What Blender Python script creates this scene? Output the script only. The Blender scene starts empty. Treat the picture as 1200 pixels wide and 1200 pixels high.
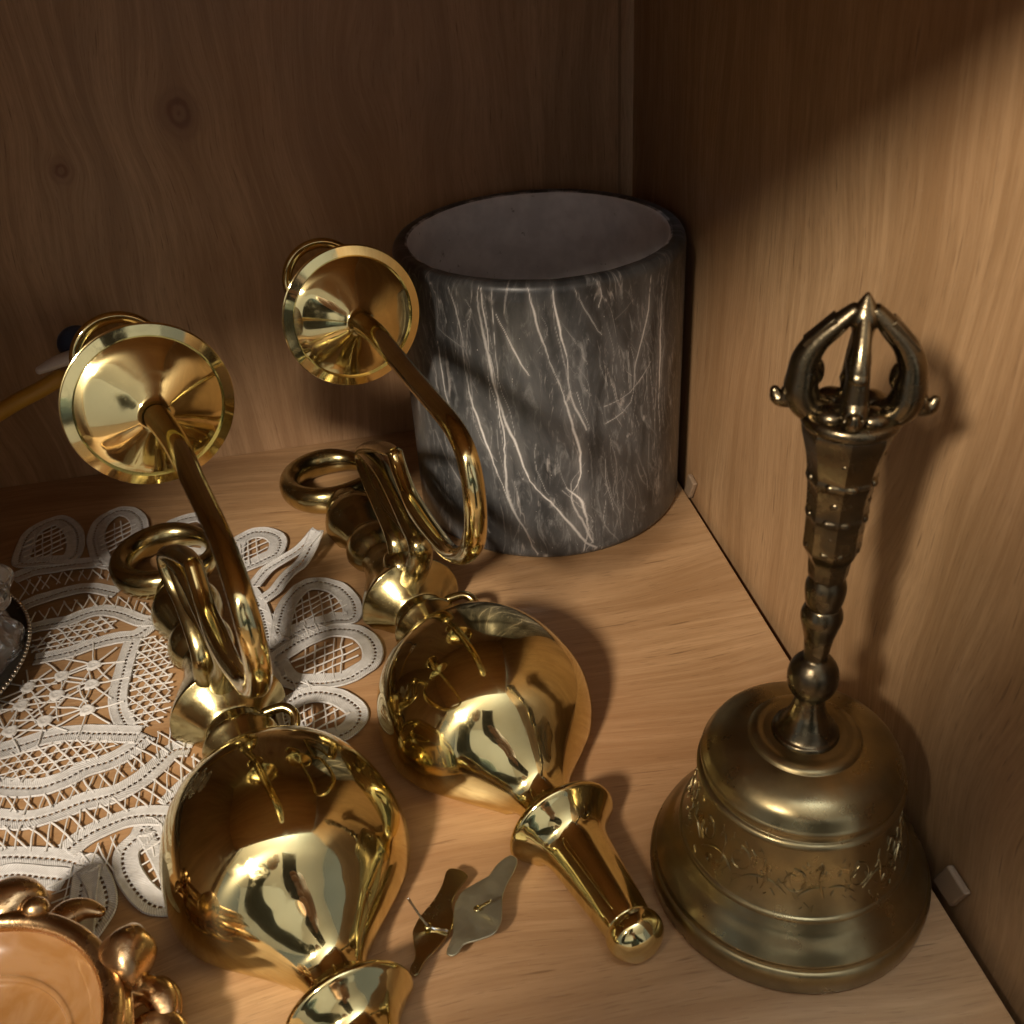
import bpy, bmesh, math, random
import numpy as np
from mathutils import Vector, Matrix
from mathutils import noise as mnoise
random.seed(7)
S = 0.01                                    # everything below is written in centimetres
col = bpy.context.scene.collection
sc = bpy.context.scene
PI = math.pi

# ------------------------------------------------------------------ camera
cam_d = bpy.data.cameras.new("camera"); cam = bpy.data.objects.new("camera", cam_d); col.objects.link(cam)
cam_d.sensor_width = 36; cam_d.lens = 36; cam_d.clip_start = 0.005; cam_d.clip_end = 60
CAMP = (-16.070, -55.018, 30.0)
Rm = Matrix(((0.98114946, 0.14814103, -0.1240966), (-0.18514386, 0.53653535, -0.82331742), (-0.05538488, 0.83077316, 0.55384878)))
cam.matrix_world = Matrix.Translation(Vector(CAMP) * S) @ Rm.to_4x4()
sc.camera = cam
cam_d.dof.use_dof = True; cam_d.dof.focus_distance = 0.44; cam_d.dof.aperture_fstop = 26

# ------------------------------------------------------------------ light
w = bpy.data.worlds.new("World"); sc.world = w; w.use_nodes = True
bgn = w.node_tree.nodes['Background']; bgn.inputs[0].default_value = (0.80, 0.88, 1.0, 1); bgn.inputs[1].default_value = 0.22
def lamp(name, loc, power, radius, color):
    d = bpy.data.lights.new(name, 'POINT'); d.energy = power; d.shadow_soft_size = radius; d.color = color
    o = bpy.data.objects.new(name, d); o.location = Vector(loc) * S; col.objects.link(o); return o
lamp("lamp_bulb", (-62, -93, 68), 60, 0.06, (1.0, 0.86, 0.69))
lamp("room_fill_lamp", (10, -56, 150), 120.0, 0.12, (0.74, 0.87, 1.0))  # added unseen lamp, brightens the room walls reflected in the brass
sc.view_settings.view_transform = 'Standard'; sc.view_settings.look = 'None'
sc.view_settings.exposure = 0.0; sc.view_settings.gamma = 1.0
sc.render.engine = 'CYCLES'
sc.cycles.max_bounces = 10; sc.cycles.glossy_bounces = 8; sc.cycles.diffuse_bounces = 4
sc.cycles.caustics_reflective = True; sc.cycles.blur_glossy = 1.0; sc.cycles.sample_clamp_indirect = 4.0

# ------------------------------------------------------------------ node helper
class NT:
    def __init__(s, name):
        s.m = bpy.data.materials.new(name); s.m.use_nodes = True
        s.t = s.m.node_tree; s.b = s.t.nodes['Principled BSDF']; s.out = s.t.nodes['Material Output']
    def n(s, ty, **k):
        x = s.t.nodes.new(ty)
        for a, v in k.items(): setattr(x, a, v)
        return x
    def set(s, node, sock, v):
        if isinstance(v, bpy.types.NodeSocket): s.t.links.new(v, node.inputs[sock])
        else: node.inputs[sock].default_value = v
    def mth(s, op, a, b=None, c=None, clamp=False):
        x = s.n('ShaderNodeMath', operation=op); x.use_clamp = clamp; s.set(x, 0, a)
        if b is not None: s.set(x, 1, b)
        if c is not None: s.set(x, 2, c)
        return x.outputs[0]
    def mapr(s, v, a, b, c=0.0, d=1.0, smooth=True):
        x = s.n('ShaderNodeMapRange'); x.interpolation_type = 'SMOOTHSTEP' if smooth else 'LINEAR'
        s.set(x, 0, v); x.inputs[1].default_value = a; x.inputs[2].default_value = b; x.inputs[3].default_value = c; x.inputs[4].default_value = d
        return x.outputs[0]
    def mix(s, f, a, b, mode='MIX'):
        x = s.n('ShaderNodeMix', data_type='RGBA', blend_type=mode); s.set(x, 0, f)
        for i, v in ((6, a), (7, b)):
            if isinstance(v, bpy.types.NodeSocket): s.t.links.new(v, x.inputs[i])
            else: x.inputs[i].default_value = (*v, 1) if len(v) == 3 else v
        return x.outputs[2]
    def pos(s):
        return s.n('ShaderNodeNewGeometry').outputs['Position']
    def xyz(s, v):
        x = s.n('ShaderNodeSeparateXYZ'); s.set(x, 0, v); return x.outputs
    def comb(s, a, b, c):
        x = s.n('ShaderNodeCombineXYZ'); s.set(x, 0, a); s.set(x, 1, b); s.set(x, 2, c); return x.outputs[0]
    def noise(s, vec, scale, detail=4, rough=.55, dist=0.0):
        x = s.n('ShaderNodeTexNoise'); s.set(x, 'Vector', vec); x.inputs['Scale'].default_value = scale
        x.inputs['Detail'].default_value = detail; x.inputs['Roughness'].default_value = rough; x.inputs['Distortion'].default_value = dist
        return x.outputs[0]
    def bump(s, h, strength, dist):
        x = s.n('ShaderNodeBump'); x.inputs['Strength'].default_value = strength; x.inputs['Distance'].default_value = dist; s.set(x, 'Height', h)
        s.t.links.new(x.outputs[0], s.b.inputs['Normal'])
    def fin(s, color=None, rough=None, metal=None, **k):
        for key, v in (('Base Color', color), ('Roughness', rough), ('Metallic', metal)):
            if v is None: continue
            if isinstance(v, tuple): v = (*v, 1)
            s.set(s.b, key, v)
        for kk, v in k.items(): s.set(s.b, kk, v)
        return s.m

def wood(name, along, base, dark, light, knots=(), seams=(), offs=0.0, rough=.42):
    """laminated timber panel: fibres run along one world axis, pores, cathedral figure, optional knots"""
    t = NT(name); p = t.xyz(t.pos()); ax = {'x': 0, 'y': 1, 'z': 2}[along]
    L = t.mth('MULTIPLY', p[ax], 100.0)
    if along == 'x': Cc, D = t.mth('MULTIPLY', p[1], 100.0), p[2]
    else:
        Cc = t.mth('MULTIPLY', p[0 if name.startswith('back') else 1], 100.0)
    wv = t.noise(t.comb(t.mth('MULTIPLY', L, .035), t.mth('MULTIPLY', Cc, .06), offs), 1.0, 2)
    Cw = t.mth('ADD', Cc, t.mth('MULTIPLY', t.mth('SUBTRACT', wv, .5), 9.0))
    kmask = None
    for (kc, kl, r) in knots:
        dc = t.mth('SUBTRACT', Cc, kc); dl = t.mth('SUBTRACT', L, kl)
        d = t.mth('SQRT', t.mth('ADD', t.mth('MULTIPLY', dc, dc), t.mth('MULTIPLY', t.mth('MULTIPLY', dl, dl), .75)))
        d2 = t.mth('ADD', t.mth('MULTIPLY', d, d), r * r * 1.6)
        Cw = t.mth('SUBTRACT', Cw, t.mth('DIVIDE', t.mth('MULTIPLY', dc, r * r * 2.4), d2))
        dn = t.mth('ADD', d, t.mth('MULTIPLY', t.noise(t.comb(L, Cc, 0.0), .9, 3), .5))
        m = t.mth('MULTIPLY', t.mapr(dn, r * .8, r * 1.9, 1, 0), t.mapr(t.mth('SINE', t.mth('MULTIPLY', dn, 9.0 / r)), -1, 1, .45, 1))
        kmask = m if kmask is None else t.mth('MAXIMUM', kmask, m)
    broad = t.noise(t.comb(t.mth('MULTIPLY', L, .045), t.mth('MULTIPLY', Cw, .42), offs + 3), 1.0, 3, .5)
    mid = t.noise(t.comb(t.mth('MULTIPLY', L, .10), t.mth('MULTIPLY', Cw, 2.3), offs + 7), 1.0, 4, .6, .4)
    fine = t.noise(t.comb(t.mth('MULTIPLY', L, .55), t.mth('MULTIPLY', Cw, 9.0), offs + 11), 1.0, 3, .6)
    pores = t.noise(t.comb(t.mth('MULTIPLY', L, .42), t.mth('MULTIPLY', Cw, 6.0), offs + 19), 1.0, 2, .5)
    pores = t.mapr(pores, .63, .74)
    p2 = t.mapr(t.noise(t.comb(t.mth('MULTIPLY', L, 1.1), t.mth('MULTIPLY', Cw, 17.0), offs + 43), 1.0, 2, .5), .60, .70)
    gate = t.mapr(broad, .42, .60)
    pores = t.mth('MULTIPLY', pores, t.mth('ADD', t.mth('MULTIPLY', gate, .75), .25))
    v = t.mth('ADD', t.mth('MULTIPLY', broad, .5), t.mth('MULTIPLY', mid, .5))
    c = t.mix(t.mapr(v, .36, .64), dark, light)
    c = t.mix(.25, c, base)
    c = t.mix(t.mapr(fine, .35, .7, 0, .42), c, dark)
    c = t.mix(t.mth('MULTIPLY', pores, .62), c, tuple(x * .42 for x in dark))
    c = t.mix(t.mth('MULTIPLY', p2, .38), c, tuple(x * .5 for x in dark))
    tint = t.noise(t.comb(t.mth('MULTIPLY', L, .03), t.mth('MULTIPLY', Cc, .05), offs + 31), 1.0, 2)
    c = t.mix(t.mapr(tint, .45, .7, 0, .3), c, (base[0] * .95, base[1] * .72, base[2] * .62))
    if kmask is not None: c = t.mix(t.mth('MULTIPLY', kmask, .72), c, (dark[0] * .55, dark[1] * .32, dark[2] * .28))
    for (sx, wd) in seams:
        dd = t.mth('ABSOLUTE', t.mth('SUBTRACT', Cc, sx)); c = t.mix(t.mapr(dd, wd * .4, wd, .5, 0), c, tuple(x * .4 for x in dark))
    t.bump(t.mth('ADD', t.mth('MULTIPLY', pores, -1.0), t.mth('MULTIPLY', fine, .35)), .35, .0002)
    dust = t.mapr(t.noise(t.pos(), 2600, 1, .5), .74, .78); c = t.mix(t.mth('MULTIPLY', dust, .35), c, (.62, .58, .52))
    return t.fin(c, t.mth('ADD', t.mapr(fine, .3, .7, rough - .05, rough + .1), t.mapr(t.noise(t.pos(), 22, 3), .5, .75, 0, .12)))

def brass(name, base, r0, r1, tarn=None, tamt=0.0, bumps=0.0, smear=0.0):
    t = NT(name); P = t.pos()
    n1 = t.noise(P, 90, 4); n2 = t.noise(P, 900, 3)
    c = base if tarn is None else t.mix(t.mapr(n1, .5 - tamt * .3, .72, 0, tamt), base, tarn)
    rg = t.mth('ADD', t.mapr(n1, .35, .7, r0, r1), t.mapr(n2, .55, .75, 0, .05))
    if smear:
        m = t.n('ShaderNodeMapping'); m.inputs['Rotation'].default_value = (.5, .3, .9); m.inputs['Scale'].default_value = (1.0, .22, 1.0); t.set(m, 'Vector', P)
        s1 = t.mapr(t.noise(m.outputs[0], 130, 5, .65, 1.2), .52, .72)
        sc_ = t.mapr(t.noise(m.outputs[0], 1500, 2, .5), .64, .70)
        rg = t.mth('ADD', rg, t.mth('ADD', t.mth('MULTIPLY', s1, smear), t.mth('MULTIPLY', sc_, smear * .25)))
        t.bump(t.noise(P, 55, 2), .10, .0006)
        b2 = t.n('ShaderNodeBsdfPrincipled'); t.set(b2, 'Base Color', c) if not isinstance(c, tuple) else t.set(b2, 'Base Color', (*c, 1))
        b2.inputs['Metallic'].default_value = 1; b2.inputs['Roughness'].default_value = .22; b2.inputs['Anisotropic'].default_value = .97
        vm = t.n('ShaderNodeVectorMath', operation='CROSS_PRODUCT'); vm.inputs[0].default_value = (.277, -.961, 0)
        t.t.links.new(t.n('ShaderNodeNewGeometry').outputs['Normal'], vm.inputs[1]); nv = t.n('ShaderNodeVectorMath', operation='NORMALIZE'); t.t.links.new(vm.outputs[0], nv.inputs[0])
        t.t.links.new(nv.outputs[0], b2.inputs['Tangent'])
        mx = t.n('ShaderNodeMixShader'); mx.inputs[0].default_value = .085; t.t.links.new(t.b.outputs[0], mx.inputs[1]); t.t.links.new(b2.outputs[0], mx.inputs[2]); t.t.links.new(mx.outputs[0], t.out.inputs['Surface'])
    if bumps: t.bump(t.mth('ADD', n1, t.mth('MULTIPLY', n2, .35)), bumps, .0008)
    return t.fin(c, rg, 1.0)

M = {}
M['floor'] = wood('shelf_wood', 'x', (.42, .255, .125), (.30, .168, .076), (.50, .315, .165), offs=2.2, rough=.36)
M['side'] = wood('side_wood', 'z', (.36, .226, .117), (.25, .147, .068), (.44, .285, .152), offs=8.1, rough=.40)
M['back'] = wood('back_wood', 'z', (.40, .25, .135), (.27, .158, .08), (.50, .32, .18), knots=((-23.0, 19.3, .8), (-29.2, 17.2, .55)), seams=((-.6, .12),), offs=14.0, rough=.45)
M['brass'] = brass('polished_brass', (.74, .63, .315), .03, .08, (.56, .45, .20), .45, 0, .13)
M['brass_dull'] = brass('worn_brass', (.54, .445, .215), .15, .26, (.30, .25, .12), .7, .10)
M['pan'] = brass('bright_brass', (.75, .64, .32), .04, .10, (.6, .5, .25), .3, 0, .10)
M['bell'] = brass('aged_bell_bronze', (.34, .275, .145), .27, .38, (.19, .15, .08), .6, .05)
M['bronze'] = brass('dark_bronze', (.23, .185, .11), .20, .36, (.075, .06, .04), .95, .22)
M['gilt'] = brass('rose_gilt', (.62, .42, .22), .18, .34, (.42, .25, .12), .6, .25)
M['steel'] = brass('steel_pin', (.55, .54, .52), .2, .3)
M['platebr'] = brass('matt_brass_sheet', (.42, .40, .29), .38, .5, (.30, .26, .16), .5, .1)

def simple(name, c, rough=.5, **k):
    t = NT(name); n = t.noise(t.pos(), 60, 4)
    cc = t.mix(t.mapr(n, .35, .7, 0, .35), c, tuple(x * .7 for x in c))
    return t.fin(cc, t.mapr(n, .3, .7, rough, min(1, rough + .12)), **k)
M['plaster'] = simple('white_room_paint', (.78, .77, .75), .8)
M['cloth'] = simple('dark_cloth', (.035, .05, .05), .9)
M['skin'] = simple('skin', (.42, .25, .18), .55)
M['hair'] = simple('dark_hair', (.02, .015, .012), .6)
M['phone'] = simple('phone_glass', (.01, .012, .015), .15)
M['gap_shade'] = simple('gap_shade_paint', (.03, .022, .015), .9)  # near-black colour stands in for the shade down in the gap
M['navy'] = simple('navy_glass', (.03, .05, .10), .25)
M['amber'] = simple('amber_strap', (.50, .27, .03), .4)
M['clip'] = simple('clear_plastic', (.80, .74, .70), .3)
M['clip'].node_tree.nodes['Principled BSDF'].inputs['Transmission Weight'].default_value = .15
M['peg'] = simple('beige_plastic_peg', (.26, .18, .115), .4)
M['plate'] = simple('dark_plate', (.03, .026, .02), .16)
M['silver'] = brass('silver_beads', (.62, .57, .48), .15, .25)
M['crystal'] = NT('cut_crystal').fin((.92, .94, .95), .04, 0.0, **{'Transmission Weight': .92, 'IOR': 1.52})
t = NT('amber_stone'); n = t.noise(t.pos(), 45, 5, .6, 1.5)
M['stone'] = t.fin(t.mix(t.mapr(n, .35, .65), (.22, .105, .032), (.26, .14, .06)), .16, 0.0, **{'Subsurface Weight': .25, 'Coat Weight': .5})
M['stone'].node_tree.nodes['Principled BSDF'].inputs['Subsurface Radius'].default_value = (.006, .003, .001)
# lace: woven cotton with pores between the yarns
t = NT('cotton_lace'); uv = t.n('ShaderNodeUVMap').outputs[0]; u_, v_, _ = t.xyz(uv)
a1 = t.mth('SINE', t.mth('MULTIPLY', t.mth('ADD', v_, t.mth('MULTIPLY', t.mth('ABSOLUTE', u_), .55)), 2 * PI / .085))
a2 = t.mth('SINE', t.mth('MULTIPLY', u_, 2 * PI / .075))
wv = t.mth('MULTIPLY', a1, a2); cl = t.noise(t.pos(), 400, 4)
pore = t.mapr(wv, .35, .8, 0, .75)
cc = t.mix(t.mapr(cl, .3, .7), (.60, .59, .575), (.70, .69, .68)); cc = t.mix(t.mth('MULTIPLY', pore, .35), cc, (.34, .30, .28))
t.bump(t.mth('SUBTRACT', cl, wv), .5, .0003)
M['lace'] = t.fin(cc, .85, 0.0, **{'Alpha': t.mth('SUBTRACT', 1.0, t.mth('MULTIPLY', pore, .55))})
M['thread'] = simple('cotton_thread', (.66, .645, .625), .9)
# marble
t = NT('grey_marble'); at = t.n('ShaderNodeAttribute', attribute_name='vein').outputs['Fac']
g = t.n('ShaderNodeAttribute', attribute_name='cyl').outputs['Vector']; ga, gz, gi = t.xyz(g)
vec = t.comb(t.mth('MULTIPLY', ga, 1.0), t.mth('MULTIPLY', gz, .30), 0.0)
cloud = t.noise(vec, .55, 6, .62, .8); cloud2 = t.noise(vec, 1.5, 7, .7, 1.4)
def ridge(scale, wd, seed):
    nn = t.noise(t.comb(t.mth('ADD', ga, seed), t.mth('MULTIPLY', gz, .22), seed), scale, 3, .5, .7)
    return t.mapr(t.mth('ABSOLUTE', t.mth('SUBTRACT', nn, .5)), 0.0, wd, 1, 0)
r1 = t.mth('MULTIPLY', ridge(.55, .010, 3.0), t.mapr(cloud2, .45, .62)); r2 = t.mth('MULTIPLY', ridge(1.2, .012, 9.0), t.mapr(cloud, .5, .68))
fl = t.noise(t.comb(t.mth('MULTIPLY', ga, 3.5), t.mth('MULTIPLY', gz, 1.5), 4.0), 2.0, 2); fl = t.mapr(fl, .735, .765)
c = t.mix(t.mapr(cloud, .3, .7), (.028, .029, .030), (.092, .093, .095)); c = t.mix(t.mapr(cloud2, .5, .72, 0, .8), c, (.21, .21, .208))
c = t.mix(t.mth('MULTIPLY', r1, .45), c, (.50, .46, .43)); c = t.mix(t.mth('MULTIPLY', r2, .3), c, (.42, .38, .36)); c = t.mix(t.mth('MULTIPLY', fl, .55), c, (.6, .57, .54))
c = t.mix(t.mapr(at, 0, 1, 0, .95, False), c, (.80, .77, .74))
rim = t.noise(t.pos(), 75, 5); c_in = t.mix(t.mapr(rim, .35, .65), (.68, .68, .70), (.82, .82, .84)); c_in = t.mix(t.mapr(t.noise(t.pos(), 160, 3), .66, .74, 0, .6), c_in, (.10, .09, .09))
c = t.mix(t.mapr(t.mth('ADD', gi, t.mth('MULTIPLY', t.mth('SUBTRACT', rim, .5), .5)), .42, .58), c, c_in)
t.bump(t.noise(t.pos(), 500, 3), .12, .0002)
M['marble'] = t.fin(c, t.mapr(gi, 0, 1, .34, .75), 0.0)

# ------------------------------------------------------------------ mesh helpers (centimetres in, metres out)
def mk(name, verts, faces, mat, parent=None, o=(0, 0, 0), smooth=True, ang=38, uvs=None):
    me = bpy.data.meshes.new(name)
    V = [((v[0] - o[0]) * S, (v[1] - o[1]) * S, (v[2] - o[2]) * S) for v in verts]
    me.from_pydata(V, [], faces); me.materials.append(mat)
    bm = bmesh.new(); bm.from_mesh(me)
    bmesh.ops.recalc_face_normals(bm, faces=bm.faces)
    if smooth:
        th = math.radians(ang)
        for f in bm.faces: f.smooth = True
        for e in bm.edges:
            if len(e.link_faces) == 2 and e.calc_face_angle(0) > th: e.smooth = False
    bm.to_mesh(me); bm.free()
    if uvs is not None:
        l = me.uv_layers.new(name='UVMap'); 
        for i, lp in enumerate(me.loops): l.data[i].uv = uvs[lp.vertex_index]
    ob = bpy.data.objects.new(name, me); col.objects.link(ob)
    if parent is not None: ob.parent = parent
    else: ob.location = Vector(o) * S
    return ob
def empty(name, o, label=None, cat=None, group=None):
    e = bpy.data.objects.new(name, None); e.empty_display_size = .01; col.objects.link(e); e.location = Vector(o) * S
    return tag(e, label, cat, group)
def tag(ob, label=None, cat=None, group=None, kind=None):
    for k, v in (('label', label), ('category', cat), ('group', group), ('kind', kind)):
        if v: ob[k] = v
    return ob
def cr(pts, n=8, closed=False):
    """Catmull-Rom through the points; a point repeated makes a corner"""
    P = [np.array(p, float) for p in pts]; out = []; N = len(P)
    rng = range(N if closed else N - 1)
    for i in rng:
        p1, p2 = P[i], P[(i + 1) % N]
        if np.allclose(p1, p2): continue
        p0 = P[(i - 1) % N] if (closed or i > 0) else p1; p3 = P[(i + 2) % N] if (closed or i < N - 2) else p2
        for k in range(n):
            s = k / n
            out.append(.5 * ((2 * p1) + (-p0 + p2) * s + (2 * p0 - 5 * p1 + 4 * p2 - p3) * s * s + (-p0 + 3 * p1 - 3 * p2 + p3) * s ** 3))
    if not closed: out.append(P[-1])
    return out
def lathe(prof, c, seg=96, mod=None, dens=6):
    """prof: (r, z); closes on the axis where r is 0"""
    pr = cr(prof, dens); V = []; F = []
    for r, z in pr:
        for k in range(seg):
            a = 2 * PI * k / seg; rr = max(r, .0005)
            if mod: rr = mod(rr, z, a)
            V.append((c[0] + rr * math.cos(a), c[1] + rr * math.sin(a), c[2] + z))
    for i in range(len(pr) - 1):
        for k in range(seg):
            F.append((i * seg + k, i * seg + (k + 1) % seg, (i + 1) * seg + (k + 1) % seg, (i + 1) * seg + k))
    return V, F
def lathe_axis(prof, c, axis, seg=72, dens=6, a0=0.0):
    """prof: (d along axis, r)"""
    ax = Vector(axis).normalized(); s = ax.orthogonal().normalized(); t2 = ax.cross(s); pr = cr(prof, dens); V = []; F = []
    for d, r in pr:
        for k in range(seg):
            a = 2 * PI * k / seg + a0; V.append(tuple(Vector(c) + ax * d + (s * math.cos(a) + t2 * math.sin(a)) * max(r, .0005)))
    for i in range(len(pr) - 1):
        for k in range(seg): F.append((i * seg + k, i * seg + (k + 1) % seg, (i + 1) * seg + (k + 1) % seg, (i + 1) * seg + k))
    return V, F
def tube(path, rad, seg=20, dens=6, closed=False, flat=1.0, up=(0, 0, 1), caps=True, relax=0):
    P = cr(path, dens, closed); n = len(P)
    for _ in range(relax): P = [P[0]] + [(P[i - 1] + P[i] * 2 + P[i + 1]) / 4 for i in range(1, n - 1)] + [P[-1]]
    R = cr([(r, 0, 0) for r in rad], dens, closed) if hasattr(rad, '__len__') else None
    R = [r[0] for r in R] if R else [rad] * n
    V = []; F = []; prev = None
    for i, p in enumerate(P):
        a = P[(i + 1) % n] if (closed or i < n - 1) else P[i]; b = P[(i - 1) % n] if (closed or i > 0) else P[i]
        tg = Vector(a - b).normalized()
        if prev is None:
            x = Vector(up).cross(tg); x = x.normalized() if x.length > 1e-3 else tg.orthogonal().normalized()
        else: x = (prev - tg * prev.dot(tg)).normalized()
        prev = x; y = tg.cross(x); r = R[min(i, len(R) - 1)]
        for k in range(seg):
            an = 2 * PI * k / seg; V.append(tuple(Vector(p) + x * (math.cos(an) * r) + y * (math.sin(an) * r * flat)))
    for i in range(n if closed else n - 1):
        for k in range(seg):
            j = (i + 1) % n; F.append((i * seg + k, i * seg + (k + 1) % seg, j * seg + (k + 1) % seg, j * seg + k))
    if caps and not closed:
        for i, sg in ((0, -1), (n - 1, 1)):
            tg = Vector(P[i] - P[i - sg]).normalized(); r = R[min(i, len(R) - 1)]; base = i * seg; ce = Vector(P[i])
            last = base; 
            for q in (.5, .85):
                st = len(V)
                for k in range(seg):
                    v = Vector(V[base + k]); V.append(tuple(ce + (v - ce) * math.sqrt(1 - q * q) + tg * r * q * flat))
                for k in range(seg): F.append((last + k, last + (k + 1) % seg, st + (k + 1) % seg, st + k))
                last = st
            V.append(tuple(ce + tg * r * flat)); 
            for k in range(seg): F.append((last + k, last + (k + 1) % seg, len(V) - 1))
    return V, F
def join(*ms):
    V = []; F = []
    for v, f in ms:
        b = len(V); V += v; F += [tuple(i + b for i in q) for q in f]
    return V, F
def box(a, b):
    x0, y0, z0 = a; x1, y1, z1 = b
    V = [(x0, y0, z0), (x1, y0, z0), (x1, y1, z0), (x0, y1, z0), (x0, y0, z1), (x1, y0, z1), (x1, y1, z1), (x0, y1, z1)]
    return V, [(0, 3, 2, 1), (4, 5, 6, 7), (0, 1, 5, 4), (1, 2, 6, 5), (2, 3, 7, 6), (3, 0, 4, 7)]
def bevel(ob, wdt, segs=3):
    m = ob.modifiers.new('bevel', 'BEVEL'); m.width = wdt * S; m.segments = segs; m.limit_method = 'ANGLE'
    return ob
def blob(c, r, seg=32, rings=20, fn=None):
    V = []; F = []
    for i in range(rings + 1):
        ph = PI * i / rings
        for k in range(seg):
            a = 2 * PI * k / seg; d = Vector((math.sin(ph) * math.cos(a), math.sin(ph) * math.sin(a), math.cos(ph)))
            s = fn(d) if fn else 1.0
            V.append((c[0] + d.x * r[0] * s, c[1] + d.y * r[1] * s, c[2] + d.z * r[2] * s))
    for i in range(rings):
        for k in range(seg): F.append((i * seg + k, i * seg + (k + 1) % seg, (i + 1) * seg + (k + 1) % seg, (i + 1) * seg + k))
    return V, F

# ------------------------------------------------------------------ the cabinet compartment
def board(name, a, b, mat, bev=.1):
    v, f = box(a, b); o = mk(name, v, f, mat, None, smooth=False); tag(o, kind='structure'); bevel(o, bev, 2); return o
LX, FY, TZ = -47.0, -45.0, 34.0
v, f = box((LX, FY, -1.8), (-.02, 0, 0)); fl_ = mk('shelf_board', v, f, M['floor'], None, smooth=False); tag(fl_, kind='structure'); bevel(fl_, .04, 2)
board('back_panel', (LX - 2, .0, -4), (2, 1.0, TZ + 4), M['back'], .02)
v = [(.14, .0, -4), (2.2, .0, -4), (2.2, FY - .5, -4), (.58, FY - .5, -4), (.14, .0, TZ + 4), (2.2, .0, TZ + 4), (2.2, FY - .5, TZ + 4), (.58, FY - .5, TZ + 4)]
tag(mk('side_panel', v, [(0, 1, 2, 3), (7, 6, 5, 4), (0, 3, 7, 4), (1, 5, 6, 2), (3, 2, 6, 7), (0, 4, 5, 1)], M['side'], None, smooth=False), kind='structure')
board('left_panel', (LX - 2, FY, -4), (LX - .05, -.02, TZ + 4), M['side'])
board('shade_stile', (LX - 2, FY - 2, -4), (-43.2, FY - .01, TZ + 4), M['side'])  # unseen post, added to keep the lamp off the left of the shelf
board('upper_shelf', (LX, FY, TZ), (.08, -.02, TZ + 2), M['floor'])
board('gap_shade_sheet', (-2, FY, -4), (1.5, -.05, -3.4), M['gap_shade'])  # sheet added under the joint, its dark colour standing for shade
# the room in front of the cabinet, seen only as reflections in the brass
board('room_wall', (-260, -330, -90), (180, -325, 170), M['plaster'])
board('room_ceiling', (-260, -324.9, 170), (180, 60, 175), M['plaster'])
board('room_floor', (-260, -324.9, -95), (180, 60, -90), M['floor'])
# support pegs in the joint between shelf and side panel
def peg(pts, label):
    c = np.mean(pts, 0); V = [tuple(p) for p in pts] + [(p[0] - .26, p[1], p[2] + .02) for p in pts]; n = 4
    F = [(0, 1, 2, 3), (7, 6, 5, 4)] + [(i, (i + 1) % 4, (i + 1) % 4 + 4, i + 4) for i in range(4)]
    o = mk('shelf_peg', V, F, M['peg'], None, tuple(c), smooth=False); bevel(o, .08, 3)
    tag(o, label, 'shelf peg', 'pegs in the joint beside the shelf')
peg([(.46, -36.4, 1.25), (.47, -37.5, 1.2), (.40, -37.1, .02), (.39, -36.0, .02)], 'pale diamond shaped plastic peg at the side panel just right of the bell')
peg([(.24, -11.3, 1.3), (.24, -12.2, 1.2), (.20, -11.7, .02), (.20, -10.9, .02)], 'pale plastic peg at the side panel close behind the marble cooler')

# ------------------------------------------------------------------ data traced to the shelf plane (centimetres)
A_main=[[-15.79,-15.39,13.65],[-15.42,-17.17,14.01],[-15.09,-18.73,14.13],[-14.56,-21.29,14.17],[-13.78,-25.04,14.38],[-13.33,-27.2,14.36],[-13.16,-28.02,13.32],[-13.17,-27.97,11.69],[-13.27,-27.5,10.51],[-13.47,-26.52,9.37],[-13.79,-24.98,8.34],[-14.09,-23.56,7.91],[-14.7,-20.61,7.58],[-14.95,-19.39,7.88],[-15.13,-18.55,8.39],[-15.21,-18.15,8.87]]
A_leaf=[[-15.2,-18.19,8.97],[-15.8,-15.33,7.8],[-16.61,-11.43,5.51],[-16.45,-12.2,4.64],[-16.05,-14.14,4.17],[-15.73,-15.65,3.9],[-15.52,-16.69,3.57],[-15.47,-16.91,2.47]]
A_bar=[[-16.61,-11.43,5.51],[-15.92,-14.77,6.52],[-15.61,-16.26,6.33],[-15.31,-17.66,6.09],[-14.99,-19.22,5.83],[-14.74,-20.43,5.74],[-14.91,-19.58,4.2]]
A_cup=[-17.22,-8.48,13.24]
B_main=[[-23.22,-22.05,14.0],[-22.77,-23.25,14.1],[-22.12,-25.13,14.2],[-21.32,-28.09,14.3],[-20.54,-30.8,14.4],[-20.03,-32.89,14.1],[-19.9,-33.46,12.9],[-20.07,-32.77,11.1],[-20.43,-31.57,9.5],[-20.88,-30.62,8.7],[-21.19,-29.75,8.3],[-21.76,-28.22,7.8],[-22.27,-26.53,7.6],[-22.69,-25.1,7.8],[-22.82,-24.51,8.3],[-22.96,-23.95,8.9]]
B_leaf=[[-22.97,-23.84,8.9],[-23.7,-22.15,8.3],[-24.6,-20.49,7.3],[-24.57,-20.59,6.3],[-24.21,-21.19,5.6],[-23.83,-22.26,4.9],[-23.59,-22.98,4.1],[-23.64,-23.01,3.0]]
B_bar=[[-24.6,-20.49,7.3],[-23.88,-21.66,7.3],[-23.49,-22.77,6.9],[-23.12,-23.69,6.5],[-22.76,-24.47,5.9],[-22.61,-24.49,4.7],[-23.11,-23.51,3.2]]
B_cup=[-25.27,-15.91,13.7]
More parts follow.
